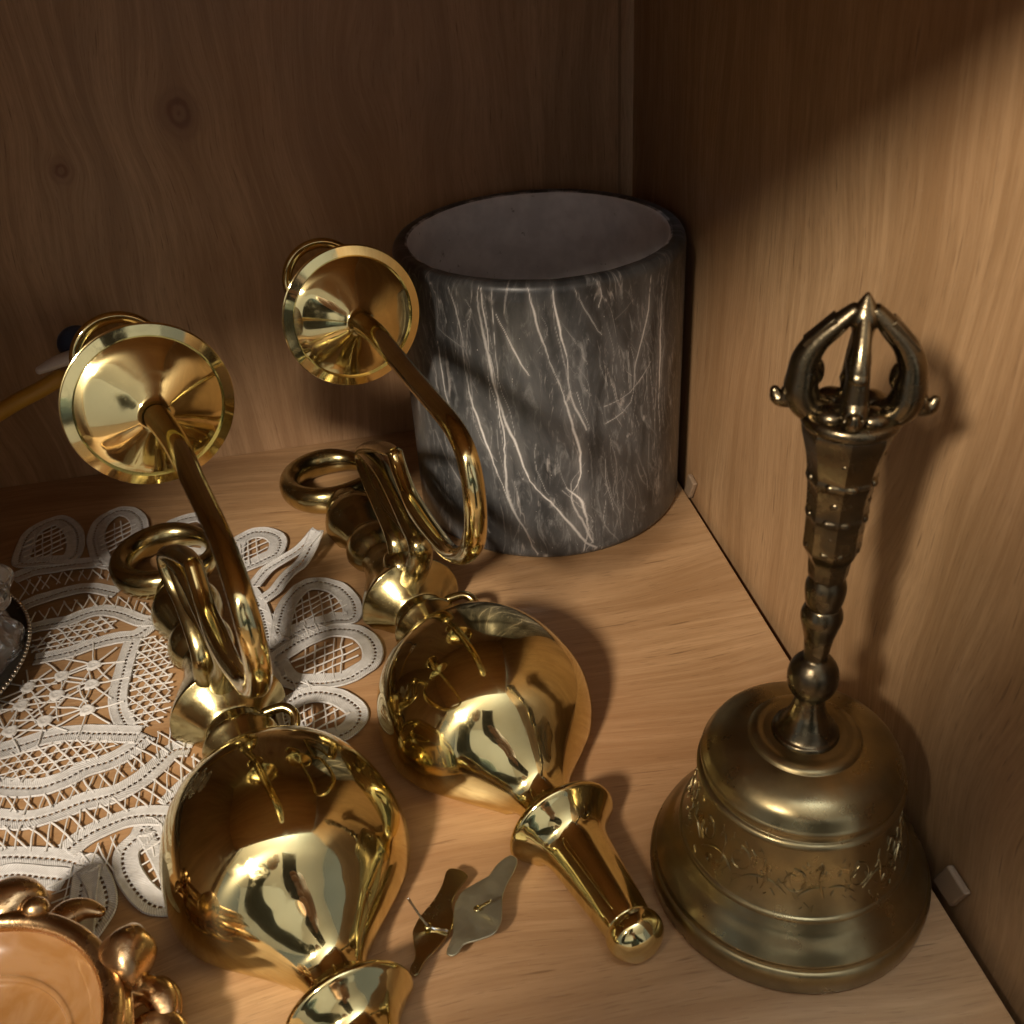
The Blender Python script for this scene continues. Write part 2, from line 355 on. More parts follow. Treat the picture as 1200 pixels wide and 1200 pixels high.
VEINS=[[1.5,[[-2.169,14.04],[-2.168,13.13],[-2.128,11.58],[-2.101,9.63],[-2.079,8.28],[-2.048,6.53],[-2.053,4.67],[-2.042,3.14],[-1.954,1.82],[-1.866,0.42],[-1.771,0.17]]],[1.4,[[-2.147,13.98],[-2.124,11.9],[-2.086,9.97],[-2.047,7.95],[-1.969,6.21],[-1.888,4.57],[-1.755,3.41],[-1.642,2.16],[-1.524,0.81],[-1.395,0.2]]],[1,[[-2.369,13.85],[-2.316,12.19],[-2.298,9.75],[-2.224,7.42],[-2.145,5.33],[-2.083,4.07],[-1.997,2.59],[-1.887,1.04]]],[1.3,[[-1.836,14.06],[-1.796,12.14],[-1.73,10.68],[-1.639,8.96],[-1.579,6.81],[-1.548,5.51],[-1.564,4.22],[-1.613,3.51],[-1.522,1.62],[-1.473,0.72]]],[1.2,[[-1.692,14.01],[-1.678,12.56],[-1.612,10.43],[-1.595,8.92],[-1.509,7.08]]],[0.8,[[-1.578,13.93],[-1.452,12.34],[-1.384,11.62]]],[0.8,[[-1.011,13.6],[-1.035,11.6],[-1.122,9.82],[-1.176,7.88],[-1.363,7.21]]],[1.1,[[-0.865,13.28],[-0.887,10.58],[-0.89,7.83],[-0.853,5.52],[-1.076,4.32],[-1.258,3.85],[-1.417,3.8],[-1.514,4.9]]],[0.6,[[-2.046,12.89],[-1.951,11.35],[-1.873,10.05]]],[1.5,[[-1.658,4.12],[-1.566,3.45],[-1.519,2.61],[-1.496,1.78],[-1.524,0.81],[-1.55,0.23]]],[0.6,[[-1.363,8.09],[-1.177,8.41],[-0.993,9.51]]],[0.8,[[-1.141,4.69],[-1.074,3.54],[-0.844,4.15]]],[0.6,[[-2.524,11.05],[-2.498,9.05],[-2.459,7.72],[-2.432,6.14]]],[0.6,[[-2.08,13.95],[-2.065,12.1],[-2.07,9.31]]],[0.7,[[-1.426,14.14],[-1.382,13.63],[-1.405,12.9]]],[0.5,[[-2.651,6.15],[-2.533,4.57],[-2.361,3.23],[-2.214,1.31]]]]
TAPES=[[True,[[-34.69,-8.51],[-34.87,-7.1],[-34.74,-5.83],[-34.13,-4.95],[-33.27,-4.76],[-32.4,-5.95],[-32.03,-7.27],[-32.0,-8.46],[-32.46,-8.91],[-33.32,-8.78]]],[True,[[-30.45,-9.64],[-30.95,-8.36],[-31.27,-6.87],[-31.03,-5.48],[-30.22,-4.73],[-29.37,-5.19],[-28.85,-6.29],[-28.75,-7.76],[-29.14,-9.04],[-29.79,-9.82]]],[True,[[-27.31,-9.14],[-27.62,-8.07],[-27.28,-6.93],[-26.43,-6.43],[-25.51,-6.57],[-24.88,-7.8],[-24.81,-9.23],[-25.51,-10.21]]],[True,[[-23.87,-10.83],[-23.71,-9.43],[-22.85,-8.86],[-21.96,-9.2],[-21.46,-10.04],[-21.62,-11.06],[-22.15,-11.48],[-23.2,-11.94],[-23.62,-12.02]]],[False,[[-22.74,-13.85],[-22.14,-12.77],[-21.19,-12.3],[-20.24,-12.0],[-19.42,-11.37]]],[False,[[-19.42,-11.37],[-20.25,-12.91],[-21.09,-13.58],[-21.71,-14.46],[-22.31,-14.98]]],[True,[[-21.59,-18.32],[-21.5,-16.81],[-21.15,-15.28],[-20.38,-14.21],[-19.45,-14.19],[-18.56,-14.95],[-18.02,-16.26],[-18.18,-17.35],[-19.06,-17.28],[-20.44,-17.55],[-21.12,-17.99]]],[True,[[-21.68,-19.47],[-21.12,-18.81],[-20.16,-18.16],[-19.09,-17.9],[-17.95,-18.35],[-17.35,-19.4],[-17.38,-20.49],[-18.02,-21.09],[-18.87,-21.43],[-19.96,-21.29],[-21.13,-20.86]]],[True,[[-21.32,-22.66],[-20.69,-21.98],[-19.79,-21.94],[-18.92,-22.42],[-18.25,-23.29],[-18.3,-24.04],[-18.85,-24.63],[-19.71,-24.78],[-20.73,-24.53]]],[False,[[-24.09,-13.14],[-23.15,-13.56],[-22.46,-15.27],[-22.13,-16.96],[-21.88,-18.54],[-21.59,-20.61]]],[True,[[-26.17,-27.66],[-26.63,-28.01],[-27.03,-28.55],[-26.92,-29.45],[-26.43,-30.4],[-25.82,-31.11],[-25.13,-31.38],[-24.53,-31.4]]],[True,[[-28.34,-28.86],[-27.86,-29.31],[-27.47,-30.16],[-27.34,-30.84],[-27.5,-31.35],[-27.76,-31.83],[-28.12,-32.35]]],[False,[[-33.17,-22.24],[-31.97,-22.03],[-30.84,-21.79],[-29.64,-21.92],[-28.31,-22.3],[-27.16,-22.64]]],[False,[[-26.83,-22.72],[-27.53,-23.5],[-28.26,-23.86],[-29.07,-24.04],[-29.76,-24.45],[-30.56,-24.62],[-31.48,-24.45],[-32.78,-23.98]]],[False,[[-32.38,-25.72],[-30.92,-26.16],[-29.93,-26.06],[-28.88,-25.77],[-27.86,-25.72],[-27.01,-25.31],[-26.33,-24.65],[-25.71,-23.83],[-25.0,-23.89]]],[False,[[-29.16,-28.05],[-28.61,-27.55],[-27.94,-27.24],[-27.11,-27.01],[-26.23,-27.08],[-24.96,-27.43]]],[False,[[-25.75,-26.71],[-25.15,-25.96],[-24.58,-25.49],[-24.13,-25.39]]],[False,[[-31.94,-27.67],[-30.78,-27.94],[-29.68,-28.24],[-28.94,-28.54],[-28.01,-29.19]]],[False,[[-33.38,-14.3],[-32.55,-14.12],[-31.49,-14.07],[-30.66,-13.71],[-29.88,-13.67],[-28.93,-14.16],[-27.95,-14.98],[-27.3,-15.15]]],[False,[[-27.29,-15.23],[-28.03,-15.99],[-28.99,-15.97],[-30.0,-16.17],[-30.98,-16.52],[-32.46,-16.59]]],[False,[[-28.1,-16.2],[-28.25,-17.37],[-28.32,-18.64],[-28.35,-19.87],[-28.16,-20.97],[-27.67,-22.16]]],[False,[[-34.8,-9.78],[-33.86,-9.29],[-32.59,-9.35],[-31.32,-9.41],[-30.05,-9.46]]],[False,[[-34.12,-12.57],[-33.14,-11.98],[-31.99,-11.67],[-30.78,-11.64],[-29.36,-12.37]]],[False,[[-26.59,-14.85],[-25.91,-15.99],[-25.41,-17.64],[-25.02,-19.19]]],[False,[[-31.71,-28.67],[-30.9,-28.69],[-29.88,-29.01],[-28.95,-29.32]]],[False,[[-26.19,-14.96],[-25.49,-16.41],[-25.02,-17.74],[-24.24,-18.24]]]]
TAPENAMES=["P1","P2","P3","P4","TIP","TIP2","P5","P6","P7","P7b","P8","P9","T1","T1b","T2","T3","T3b","T6","T7","T7b","T8","T9","T10","T11","T12","T13"]
AREAS=[["centre",[[-34.06,-18.45],[-32.25,-17.65],[-30.78,-17.16],[-28.86,-16.62],[-28.58,-19.81],[-28.2,-22.03],[-30.29,-21.71],[-33.35,-21.57]]],["leafnet1",[[-32.73,-15.17],[-31.2,-14.62],[-29.79,-14.35],[-28.91,-15.05],[-30.07,-15.69],[-31.72,-16.04],[-32.64,-16.1]]],["leafnet2",[[-33.07,-22.7],[-31.12,-22.4],[-29.4,-22.43],[-27.93,-22.85],[-28.62,-23.45],[-29.86,-23.9],[-31.18,-24.11],[-32.84,-23.71]]],["side",[[-27.63,-16.17],[-26.81,-16.68],[-26.33,-17.85],[-26.18,-19.6],[-26.2,-21.33],[-26.46,-22.28],[-27.33,-22.19],[-27.78,-20.54],[-27.78,-18.21],[-27.76,-16.75]]],["h1",[[-34.52,-6.4],[-34.11,-5.69],[-33.16,-6.05],[-32.88,-7.04],[-33.12,-8.16],[-34.09,-8.09]]],["h2",[[-30.62,-6.85],[-30.14,-6.25],[-29.59,-6.19],[-29.39,-7.38],[-29.75,-8.48],[-30.31,-8.33]]],["h3",[[-23.57,-10.44],[-22.83,-9.77],[-22.33,-10.1],[-22.48,-11.02],[-23.21,-11.57]]],["h5",[[-20.91,-16.32],[-20.6,-15.42],[-19.89,-15.19],[-19.0,-15.84],[-18.64,-16.59],[-19.83,-16.76],[-20.92,-16.96]]],["h6",[[-20.66,-19.58],[-19.9,-19.2],[-18.75,-19.04],[-18.32,-19.74],[-18.55,-20.54],[-19.21,-20.8],[-20.21,-20.27]]],["h7",[[-21.49,-23.12],[-20.7,-22.94],[-19.83,-23.03],[-19.06,-23.6],[-19.26,-24.17],[-20.04,-24.22],[-20.97,-23.87]]],["h8",[[-25.99,-28.07],[-25.5,-27.91],[-24.69,-28.19],[-24.54,-30.34],[-25.44,-30.13],[-25.95,-29.15]]],["h9",[[-29.16,-29.27],[-28.68,-29.29],[-28.39,-29.86],[-28.34,-30.37],[-28.8,-30.18]]],["g1",[[-32.59,-24.79],[-31.34,-25.19],[-30.37,-25.22],[-29.18,-24.79],[-28.01,-24.56],[-27.39,-24.07],[-27.04,-24.37],[-27.93,-25.2],[-29.1,-25.32],[-30.15,-25.67],[-31.23,-25.7],[-32.48,-25.31]]],["g2",[[-32.25,-26.32],[-30.82,-26.66],[-29.68,-26.64],[-28.8,-26.28],[-28.09,-26.15],[-26.8,-25.87],[-25.9,-25.17],[-25.42,-24.44],[-24.64,-24.52],[-24.53,-25.08],[-25.32,-25.72],[-25.86,-26.39],[-26.72,-26.58],[-28.01,-26.75],[-28.93,-27.29],[-29.26,-27.85],[-32.04,-27.24]]],["g3",[[-27.4,-23.96],[-26.65,-22.93],[-26.06,-22.51],[-25.0,-23.89],[-25.8,-23.7],[-26.52,-24.28],[-27.03,-24.48]]],["g4",[[-34.35,-10.43],[-32.78,-10.04],[-31.2,-10.18],[-29.93,-10.34],[-29.72,-11.12],[-31.12,-10.75],[-32.63,-10.89],[-34.09,-11.73]]],["g5",[[-33.29,-13.28],[-31.82,-12.66],[-30.55,-12.48],[-28.76,-13.12],[-27.45,-14.14],[-27.58,-14.76],[-29.11,-13.54],[-30.45,-13.19],[-31.7,-13.36],[-33.09,-13.82]]],["g6",[[-28.59,-28.54],[-27.72,-27.85],[-27.16,-27.8],[-27.3,-28.31],[-27.16,-29.39],[-27.83,-29.06]]],["g7",[[-24.04,-14.19],[-22.82,-14.51],[-21.6,-15.82],[-21.59,-18.32],[-22.2,-15.99],[-22.81,-14.85]]],["g8",[[-21.6,-17.41],[-21.02,-17.86],[-20.24,-17.45],[-19.08,-17.59],[-20.25,-17.91],[-21.21,-18.42]]],["g9",[[-21.58,-21.16],[-20.68,-21.11],[-19.6,-21.52],[-20.69,-21.78],[-21.4,-22.26]]]]
DISCS=[[-29.68,-17.73],[-29.58,-19.02],[-29.52,-20.63],[-31.0,-19.34],[-30.99,-18.11],[-31.21,-20.86],[-32.39,-19.66],[-32.52,-21.16],[-32.35,-18.53],[-33.44,-19.66]]
PLATE1=[[-13.59,-32.65],[-13.39,-32.76],[-13.35,-32.94],[-13.48,-33.2],[-14.02,-33.93],[-14.22,-34.75],[-14.41,-35.08],[-14.63,-35.24],[-15.09,-35.29],[-15.55,-35.31],[-15.78,-35.52],[-16.0,-35.57],[-16.15,-35.43],[-16.04,-35.18],[-15.85,-34.8],[-15.69,-33.99],[-15.52,-33.69],[-15.28,-33.47],[-14.67,-33.27],[-14.37,-33.17],[-14.02,-32.84]]
PLATE2=[[-15.54,-32.36],[-15.22,-32.5],[-15.06,-32.73],[-15.18,-32.91],[-15.58,-33.33],[-15.73,-33.69],[-15.74,-34.12],[-15.95,-34.61],[-16.48,-35.11],[-16.88,-35.43],[-17.1,-35.77],[-17.28,-35.8],[-17.37,-35.66],[-17.32,-35.48],[-17.14,-35.17],[-17.14,-34.44],[-17.01,-34.15],[-16.85,-33.92],[-16.58,-33.66],[-16.26,-33.34],[-15.96,-32.9],[-15.75,-32.45]]
PIN1=[[-14.96,-34.35,0.95],[-14.52,-34.61,1.6]]
PIN2=[[-16.04,-34.61,0.5],[-16.61,-34.37,0.6],[-17.09,-34.16,1.9]]


# ------------------------------------------------------------------ marble cooler
CX, CY, CR, CH = -6.88, -8.32, 6.93, 14.2
def marble():
    nb, nf = 60, 640
    ang = list(np.linspace(-PI * 1.02, PI * .10, nf, endpoint=False)) + list(np.linspace(PI * .10, PI * .98, nb, endpoint=False)); seg = len(ang); ang = np.array(ang)
    prof = []                                                  # r, z, inside flag
    for z, r in ((0, CR - .35), (.06, CR - .15), (.2, CR - .03), (.4, CR)): prof.append((r, z, 0))
    for z in np.linspace(.45, CH - .75, 380): prof.append((CR, z, 0))
    for k in range(10):
        a = k / 9 * PI / 2; prof.append((CR - .35 + .35 * math.cos(a), CH - .5 + .5 * math.sin(a), .15 + .5 * k / 9 if k > 40 else 0.1))
    for k in range(1, 8):
        a = k / 7 * PI / 2; prof.append((CR - .60 - .22 * math.sin(a), CH - .25 + .25 * math.cos(a), .47 + .53 * (k > 3)))
    for z in np.linspace(CH - .4, 1.0, 24): prof.append((CR - .84, z, 1))
    for r in np.linspace(CR - 1.0, .01, 10): prof.append((r, .9, 1))
    prof = np.array(prof); n = len(prof)
    A, I = np.meshgrid(ang, np.arange(n)); r = prof[I, 0]; z = prof[I, 1]
    wob = .035 * np.sin(3 * A + z * .3) + .02 * np.sin(7 * A)
    r = np.where(prof[I, 2] > 0, r + wob * .8, r)
    V = np.stack([r * np.cos(A) * S, r * np.sin(A) * S, z * S], -1).reshape(-1, 3)
    k = np.arange(seg); F = []
    for i in range(n - 1):
        F.append(np.stack([i * seg + k, i * seg + (k + 1) % seg, (i + 1) * seg + (k + 1) % seg, (i + 1) * seg + k], -1))
    F = np.concatenate(F); me = bpy.data.meshes.new('marble_cooler')
    me.vertices.add(len(V)); me.vertices.foreach_set('co', V.ravel()); me.loops.add(F.size); me.loops.foreach_set('vertex_index', F.ravel().astype(np.int32))
    me.polygons.add(len(F)); me.polygons.foreach_set('loop_start', np.arange(0, F.size, 4, dtype=np.int32)); me.polygons.foreach_set('loop_total', np.full(len(F), 4, np.int32))
    me.update(); me.validate(); me.polygons.foreach_set('use_smooth', np.ones(len(me.polygons), bool))
    # veins: the mineral's own lines, jittered, as a surface attribute
    X = (A * CR).ravel(); Z = z.ravel(); rng = np.random.default_rng(3); val = np.zeros(len(X))
    outer = (prof[I, 2].ravel() < .5)
    def line(pts, wd, amp):
        nonlocal val
        P = [tuple(q) for q in cr([(a * CR, zz) for a, zz in pts], 3)]; Q = [P[0]]
        for a, b in zip(P[:-1], P[1:]):
            m = max(2, int(math.hypot(b[0] - a[0], b[1] - a[1]) / .22))
            for q in range(1, m + 1):
                s = q / m; Q.append((a[0] + (b[0] - a[0]) * s, a[1] + (b[1] - a[1]) * s))
        Q = np.array(Q); ph = rng.uniform(0, 6, 4); L = np.arange(len(Q))
        Q[:, 0] += .018 * np.sin(L * .9 + ph[0]) + .05 * np.sin(L * .27 + ph[1]) + rng.normal(0, .012, len(Q))
        wl = wd * (.6 + .4 * np.sin(L * .23 + ph[2]) + .3 * rng.random(len(Q))) * np.minimum(1, .25 + .12 * np.minimum(L, len(Q) - L)); am = .72 + .28 * np.sin(L * .17 + ph[3])
        for i in range(len(Q) - 1):
            a, b = Q[i], Q[i + 1]; lo = np.minimum(a, b) - .35; hi = np.maximum(a, b) + .35
            idx = np.nonzero((X > lo[0]) & (X < hi[0]) & (Z > lo[1]) & (Z < hi[1]) & outer)[0]
            if not len(idx): continue
            p = np.stack([X[idx], Z[idx]], 1); ab = b - a; tt = np.clip(((p - a) @ ab) / (ab @ ab + 1e-9), 0, 1); d = np.hypot(*(p - a - tt[:, None] * ab).T)
            wv = max(wl[i], .016)
            vv = amp * am[i] * np.maximum(np.clip(1.3 - d / (wv * .9), 0, 1), .10 * np.exp(-(d / (wv * 5.5)) ** 2)); val[idx] = np.maximum(val[idx], vv)
    for wgt, pts in [(w_, p_ if i_ != 7 else p_[:4]) for i_, (w_, p_) in enumerate(VEINS) if i_ != 11]:
        line(pts, .042 * wgt + .012, .68 + .28 * min(wgt, 1.2))
        if wgt > .9:
            for _ in range(4):                                  # fine feathering beside the main lines
                k0 = rng.integers(0, len(pts) - 1); q = pts[k0:k0 + 3]
                line([(a + rng.normal(0, .028), zz + rng.normal(0, .15)) for a, zz in q], rng.uniform(.018, .035), rng.uniform(.2, .6))
    for _ in range(210):
        a0 = rng.uniform(-2.9, .1) if rng.random() < .35 else rng.normal(-.95, .42); z0 = min(13.4, rng.uniform(3, 14)); L = rng.uniform(.6, 3.6)
        line([(a0, z0), (a0 + rng.normal(.02, .02), z0 - L / 2), (a0 + rng.normal(.05, .04), max(.3, z0 - L))], rng.uniform(.018, .034), rng.uniform(.08, .38))
    at = me.attributes.new('vein', 'FLOAT', 'POINT'); at.data.foreach_set('value', val.astype(np.float32))
    at = me.attributes.new('cyl', 'FLOAT_VECTOR', 'POINT'); at.data.foreach_set('vector', np.stack([X, Z, prof[I, 2].ravel()], 1).astype(np.float32).ravel())
    me.materials.append(M['marble']); o = bpy.data.objects.new('marble_cooler', me); col.objects.link(o); o.location = (CX * S, CY * S, 0)
    tag(o, 'open grey marble cylinder with white veins in the back corner of the shelf', 'wine cooler')
marble()

# ------------------------------------------------------------------ brass wall sconces lying on their backs
W0 = .7
RINGN = [(-19.2, .75), (-18.5, 1.05), (-18.0, 1.12), (-17.75, 1.15), (-17.3, 1.45), (-16.7, 1.62), (-16.1, 1.58), (-15.4, 1.38), (-14.75, 1.2), (-14.6, 1.18), (-14.6, 1.18), (-14.3, 1.35), (-13.8, 1.46), (-13.2, 1.38), (-12.7, 1.12), (-12.55, 1.08), (-12.55, 1.08), (-12.0, 1.15), (-11.2, 1.4), (-10.4, 1.75), (-9.5, 2.15), (-9.05, 2.32), (-8.9, 2.34), (-8.85, 2.3), (-8.85, 2.3), (-8.6, 2.0), (-8.1, 1.55), (-7.75, 1.28), (-7.7, 1.2), (-7.7, 1.2), (-7.35, 1.12), (-7.2, 1.12), (-7.15, 1.3), (-7.0, 1.5), (-6.85, 1.52), (-6.6, 1.38), (-6.2, 1.18), (-5.95, 1.12), (-5.7, 1.1), (-5.5, 1.15)]
GLOBE = [(-5.6, 1.0), (-5.45, 1.35), (-5.2, 1.85), (-4.8, 2.45), (-4.1, 3.15), (-3.2, 3.72), (-2.1, 4.06), (-.9, 4.2), (.2, 4.14), (1.2, 3.78), (2.0, 3.22), (2.7, 2.5), (3.3, 1.83), (3.8, 1.36), (4.2, 1.1), (4.6, .98), (4.8, 1.0)]
FIN = [(4.6, .98), (4.85, 1.06), (5.1, 1.35), (5.3, 1.72), (5.45, 1.95), (5.58, 2.04), (5.72, 2.0), (5.92, 1.78), (6.25, 1.46), (6.7, 1.20), (7.4, 1.10), (8.4, 1.0), (9.4, .91), (9.95, .85), (10.05, .82), (10.05, .82), (10.12, .90), (10.35, .97), (10.65, .93), (10.95, .68), (11.12, .34), (11.16, .0)]
def half_lathe(prof, T, u, n, dens=5, seg=56):
    """half-turned brass: domed above its axis, upright sides below it down to the flat back"""
    pr = cr(prof, dens); V = []; F = []; m = seg + 7
    for s, r in pr:
        r = max(r, .002); c = Vector((T[0], T[1], 0)) + u * s
        def low(k, sg):                     # k = 3 (under the dome) .. 0 (at the flat back)
            ph = (4 - k) / 4 * PI / 2; full = (math.cos(ph * .92), W0 - min(W0 - .02, r) * math.sin(ph)); box_ = (1 - .05 * (3 - k), .02 + (W0 - .02) * k / 4)
            f = min(1, max(0, (1.5 - r) / .5)); return tuple(c + n * (sg * r * (full[0] * f + box_[0] * (1 - f))) + Vector((0, 0, full[1] * f + box_[1] * (1 - f))))
        for k in range(4): V.append(low(k, 1))
        for k in range(seg):
            a = PI * k / (seg - 1); V.append(tuple(c + n * (r * math.cos(a)) + Vector((0, 0, W0 + r * math.sin(a)))))
        for k in (3, 1, 0): V.append(low(k, -1))
    for i in range(len(pr) - 1):
        for k in range(m):
            F.append((i * m + k, i * m + (k + 1) % m, (i + 1) * m + (k + 1) % m, (i + 1) * m + k))
    F.append(tuple(range(m))); F.append(tuple((len(pr) - 1) * m + k for k in range(m)))
    return V, F
def sconce(T, az, main, leaf, bar, cup, tilt, label):
    u = Vector((math.sin(az), -math.cos(az), 0)); n = Vector((-u.y, u.x, 0)); o = (T[0], T[1], 0)
    root = empty('wall_sconce', o, label, 'wall sconce', 'brass wall sconces lying on the shelf')
    P = lambda s, d, z: tuple(Vector((T[0], T[1], z)) + u * s + n * d)
    # hanging ring, flattened in section, blending into the first bead
    ring = [P(-21.0 + 2.3 * math.cos(a), 2.2 * math.sin(a), .9 + .12 * math.cos(a)) for a in [2 * PI * k / 20 for k in range(20)]]
    rr = [.30 + .26 * max(0, math.cos(2 * PI * k / 20)) ** 2 for k in range(20)]
    mk('hanging_ring', *tube(ring, rr, 24, 4, True, 1.35), M['brass_dull'], root, o)
    mk('baluster', *half_lathe(RINGN, T, u, n), M['brass_dull'], root, o)
    mk('globe', *half_lathe(GLOBE, T, u, n, 8, 88), M['brass'], root, o)
    mk('finial', *half_lathe(FIN, T, u, n, 6, 64), M['brass'], root, o)
    # curved arm with the twisted scroll at its foot
    ra = [.46, .44, .40, .36, .34, .34, .35, .36, .38, .40, .40, .36, .33, .36, .40, .34]
    arm = mk('arm', *tube(main, ra, 24, 7, relax=14), M['brass'], root, o)
    mk('scroll_leaf', *tube(leaf + [P(-9.6, -.05, 1.4)], ([.34, .42, .40, .40, .46, .50, .54, .60, .62])[:len(leaf)] + [.7], 20, 7, flat=.62, relax=6), M['brass_dull'], root, o)
    mk('scroll_bar', *tube(bar + [P(-9.3, .15, 1.4)], [.34, .38, .32, .32, .36, .42, .5][:len(bar)] + [.6], 18, 7, flat=.8, relax=6), M['brass_dull'], root, o)
    # foot boss where the scroll meets the flange
    b = P(-9.6, 0, W0 + 1.9); mk('foot_boss', *blob(b, (.85, 1.0, .75), 28, 16), M['brass_dull'], root, o)
    x1 = [tuple(Vector(leaf[2]) * .6 + Vector(bar[1]) * .4), tuple((Vector(leaf[4]) + Vector(bar[3])) / 2 + Vector((0, 0, .15))), tuple(Vector(bar[4]) * .8 + Vector(leaf[5]) * .2)]
    mk('scroll_web', *tube(x1, [.3, .42, .3], 14, 8, flat=.6), M['brass_dull'], root, o)
    # small wire hook beside the neck of the globe
    hk = [P(-7.2, 1.2, 1.6), P(-7.0, 1.9, 1.7), P(-6.6, 2.2, 1.5), P(-6.2, 2.0, 1.2), P(-6.1, 1.6, 1.0), P(-5.8, 1.4, .9)]
    mk('wire_hook', *tube(hk, .2, 10, 5), M['brass_dull'], root, o)
    # drip pan, convex side towards us, and the candle cup behind it
    ax = (u + Vector((0, 0, tilt))).normalized(); c = Vector(main[0]); c0 = c - ax * .9
    pan = [(-.10, 0), (-.10, 1.0), (-.05, 2.78), (.0, 2.9), (.06, 2.93), (.11, 2.91), (.11, 2.91), (.20, 2.56), (.20, 2.56), (.13, 2.52), (.13, 2.52), (.32, 2.2), (.54, 1.75), (.76, 1.28), (.96, .84), (1.10, .56), (1.2, .49), (1.35, .47)]
    mk('drip_pan', *lathe_axis(pan, c0 - ax * .2, ax, 96, 5), M['pan'], root, o)
    cc = Vector(cup); d = (c0 - cc); L = d.length; dx = d.normalized()
    cp = [(2.0, .0), (1.9, 1.3), (.4, 1.50), (.0, 1.62), (-.08, 1.72), (.02, 1.84), (.16, 1.84), (.26, 1.74), (.28, 1.6), (.28, 1.6), (1.2, 1.54), (2.4, 1.46), (3.4, 1.2), (4.0, .8), (4.6, .55), (L - .6, .5), (L - .2, .6)]
    mk('candle_cup', *lathe_axis(cp, cc, dx, 64, 5), M['brass'], root, o)
    return root
sconce((-13.0, -26.2), .271, A_main, A_leaf, A_bar, A_cup, .12, 'polished brass wall sconce lying on bare wood in front of the marble cylinder')
sconce((-20.86, -31.44), .291, B_main, B_leaf, B_bar, B_cup, .12, 'polished brass wall sconce lying with its scrolled end on the white lace doily')

# ------------------------------------------------------------------ hand bell
BX, BY = -4.42, -34.55
bell = empty('hand_bell', (BX, BY, 0), 'aged bronze hand bell with a crown topped handle standing by the side panel', 'hand bell'); bo = (BX, BY, 0)
bp = [(4.1, .0), (4.42, .02), (4.52, .12), (4.56, .4), (4.57, .7), (4.50, .92), (4.40, 1.0), (4.40, 1.0), (4.36, 1.12), (4.38, 1.22), (4.30, 1.36), (4.12, 1.62), (3.86, 1.9), (3.72, 2.15), (3.64, 2.3), (3.64, 2.3), (3.67, 2.36), (3.64, 2.46), (3.57, 2.5), (3.57, 2.5), (3.42, 2.95), (3.28, 3.5), (3.16, 4.1), (3.08, 4.7), (3.05, 4.95), (3.05, 4.95), (3.15, 5.0), (3.19, 5.1), (3.13, 5.2), (3.03, 5.24), (3.03, 5.24), (3.0, 5.38), (3.0, 5.45), (3.0, 5.45), (3.08, 5.5), (3.09, 5.6), (3.04, 5.68), (2.99, 5.78), (2.84, 6.05), (2.56, 6.28), (2.2, 6.44), (1.9, 6.52), (1.7, 6.55), (1.7, 6.55), (1.62, 6.64), (1.45, 6.7), (1.25, 6.7), (1.05, 6.72), (.6, 6.74), (0, 6.74)]
mk('bell_body', *lathe(bp, bo, 128, dens=5), M['bell'], bell, bo, ang=60)
# raised ornament round the waist: scrolls, petals and small marks
random.seed(21)
def on_bell(a, z):
    zs = [(1.36, 4.30), (1.9, 3.86), (2.5, 3.57), (2.95, 3.42), (3.5, 3.28), (4.1, 3.16), (4.7, 3.08)]
    r = zs[-1][1]
    for (z0, r0), (z1, r1) in zip(zs[:-1], zs[1:]):
        if z <= z1: r = r0 + (r1 - r0) * max(0, (z - z0) / (z1 - z0)); break
    return (BX + (r + .008) * math.cos(a), BY + (r + .008) * math.sin(a), z)
rel = []
for k in range(12):
    a0 = 2 * PI * k / 12 + .1 + random.uniform(-.08, .08); zc = 3.75 + random.uniform(-.15, .1)
    rel.append(tube([on_bell(a0 + .13 * math.sin(q) * (1 - q / 12), zc + .48 * math.cos(q) * (1 - q / 12)) for q in [j * .6 for j in range(12)]], [.032 - .0018 * j for j in range(12)], 6, 3))
    for s in (-1, 1):
        rel.append(tube([on_bell(a0 + s * (.05 + .06 * j), 3.2 + .22 * j - .035 * j * j) for j in range(5)], [.016, .032, .036, .03, .014], 6, 3))
    rel.append(tube([on_bell(a0 + .26 + random.uniform(-.02, .02), 3.15 + .28 * j) for j in range(5)], [.016, .05, .03, .05, .016], 6, 3))
for k in range(320):
    a = random.uniform(-PI, PI); z = random.uniform(2.5, 4.45); L = random.uniform(.05, .2)
    rel.append(tube([on_bell(a, z), on_bell(a + random.uniform(-.05, .05), z + L)], random.uniform(.012, .03), 5, 2))
mk('raised_ornament', *join(*rel), M['bell'], bell, bo)
hp = [(1.02, 6.70), (.98, 6.82), (.86, 6.9), (.72, 7.15), (.56, 7.5), (.46, 7.9), (.42, 8.15), (.44, 8.25), (.44, 8.25), (.60, 8.4), (.72, 8.7), (.74, 9.0), (.68, 9.3), (.52, 9.55), (.36, 9.68), (.34, 9.75), (.34, 9.75), (.38, 10.1), (.42, 10.45), (.50, 10.8), (.58, 11.15), (.57, 11.35), (.50, 11.55), (.46, 11.6), (.46, 11.6), (.52, 11.8), (.56, 12.1), (.55, 12.35), (.48, 12.55), (.46, 12.6)]
mk('handle_stem', *lathe(hp, bo, 56, dens=5), M['bronze'], bell, bo, ang=60)
def facet(r, z, a):   # eight-sided grip whose faces carry stepped niches
    k = (a + PI / 8) % (PI / 4) - PI / 8; rr = r / math.cos(k) * .97
    return rr
gp = [(.46, 12.55), (.50, 12.7), (.53, 13.0), (.56, 13.25), (.68, 13.5), (.72, 13.65), (.72, 14.0), (.73, 14.55), (.77, 14.7), (.77, 14.8), (.76, 14.95), (.80, 15.6), (.86, 15.8), (.86, 15.92), (.85, 16.05), (.92, 16.5), (1.02, 16.9), (1.08, 17.15), (1.08, 17.35), (1.0, 17.5), (.9, 17.55), (0, 17.6)]
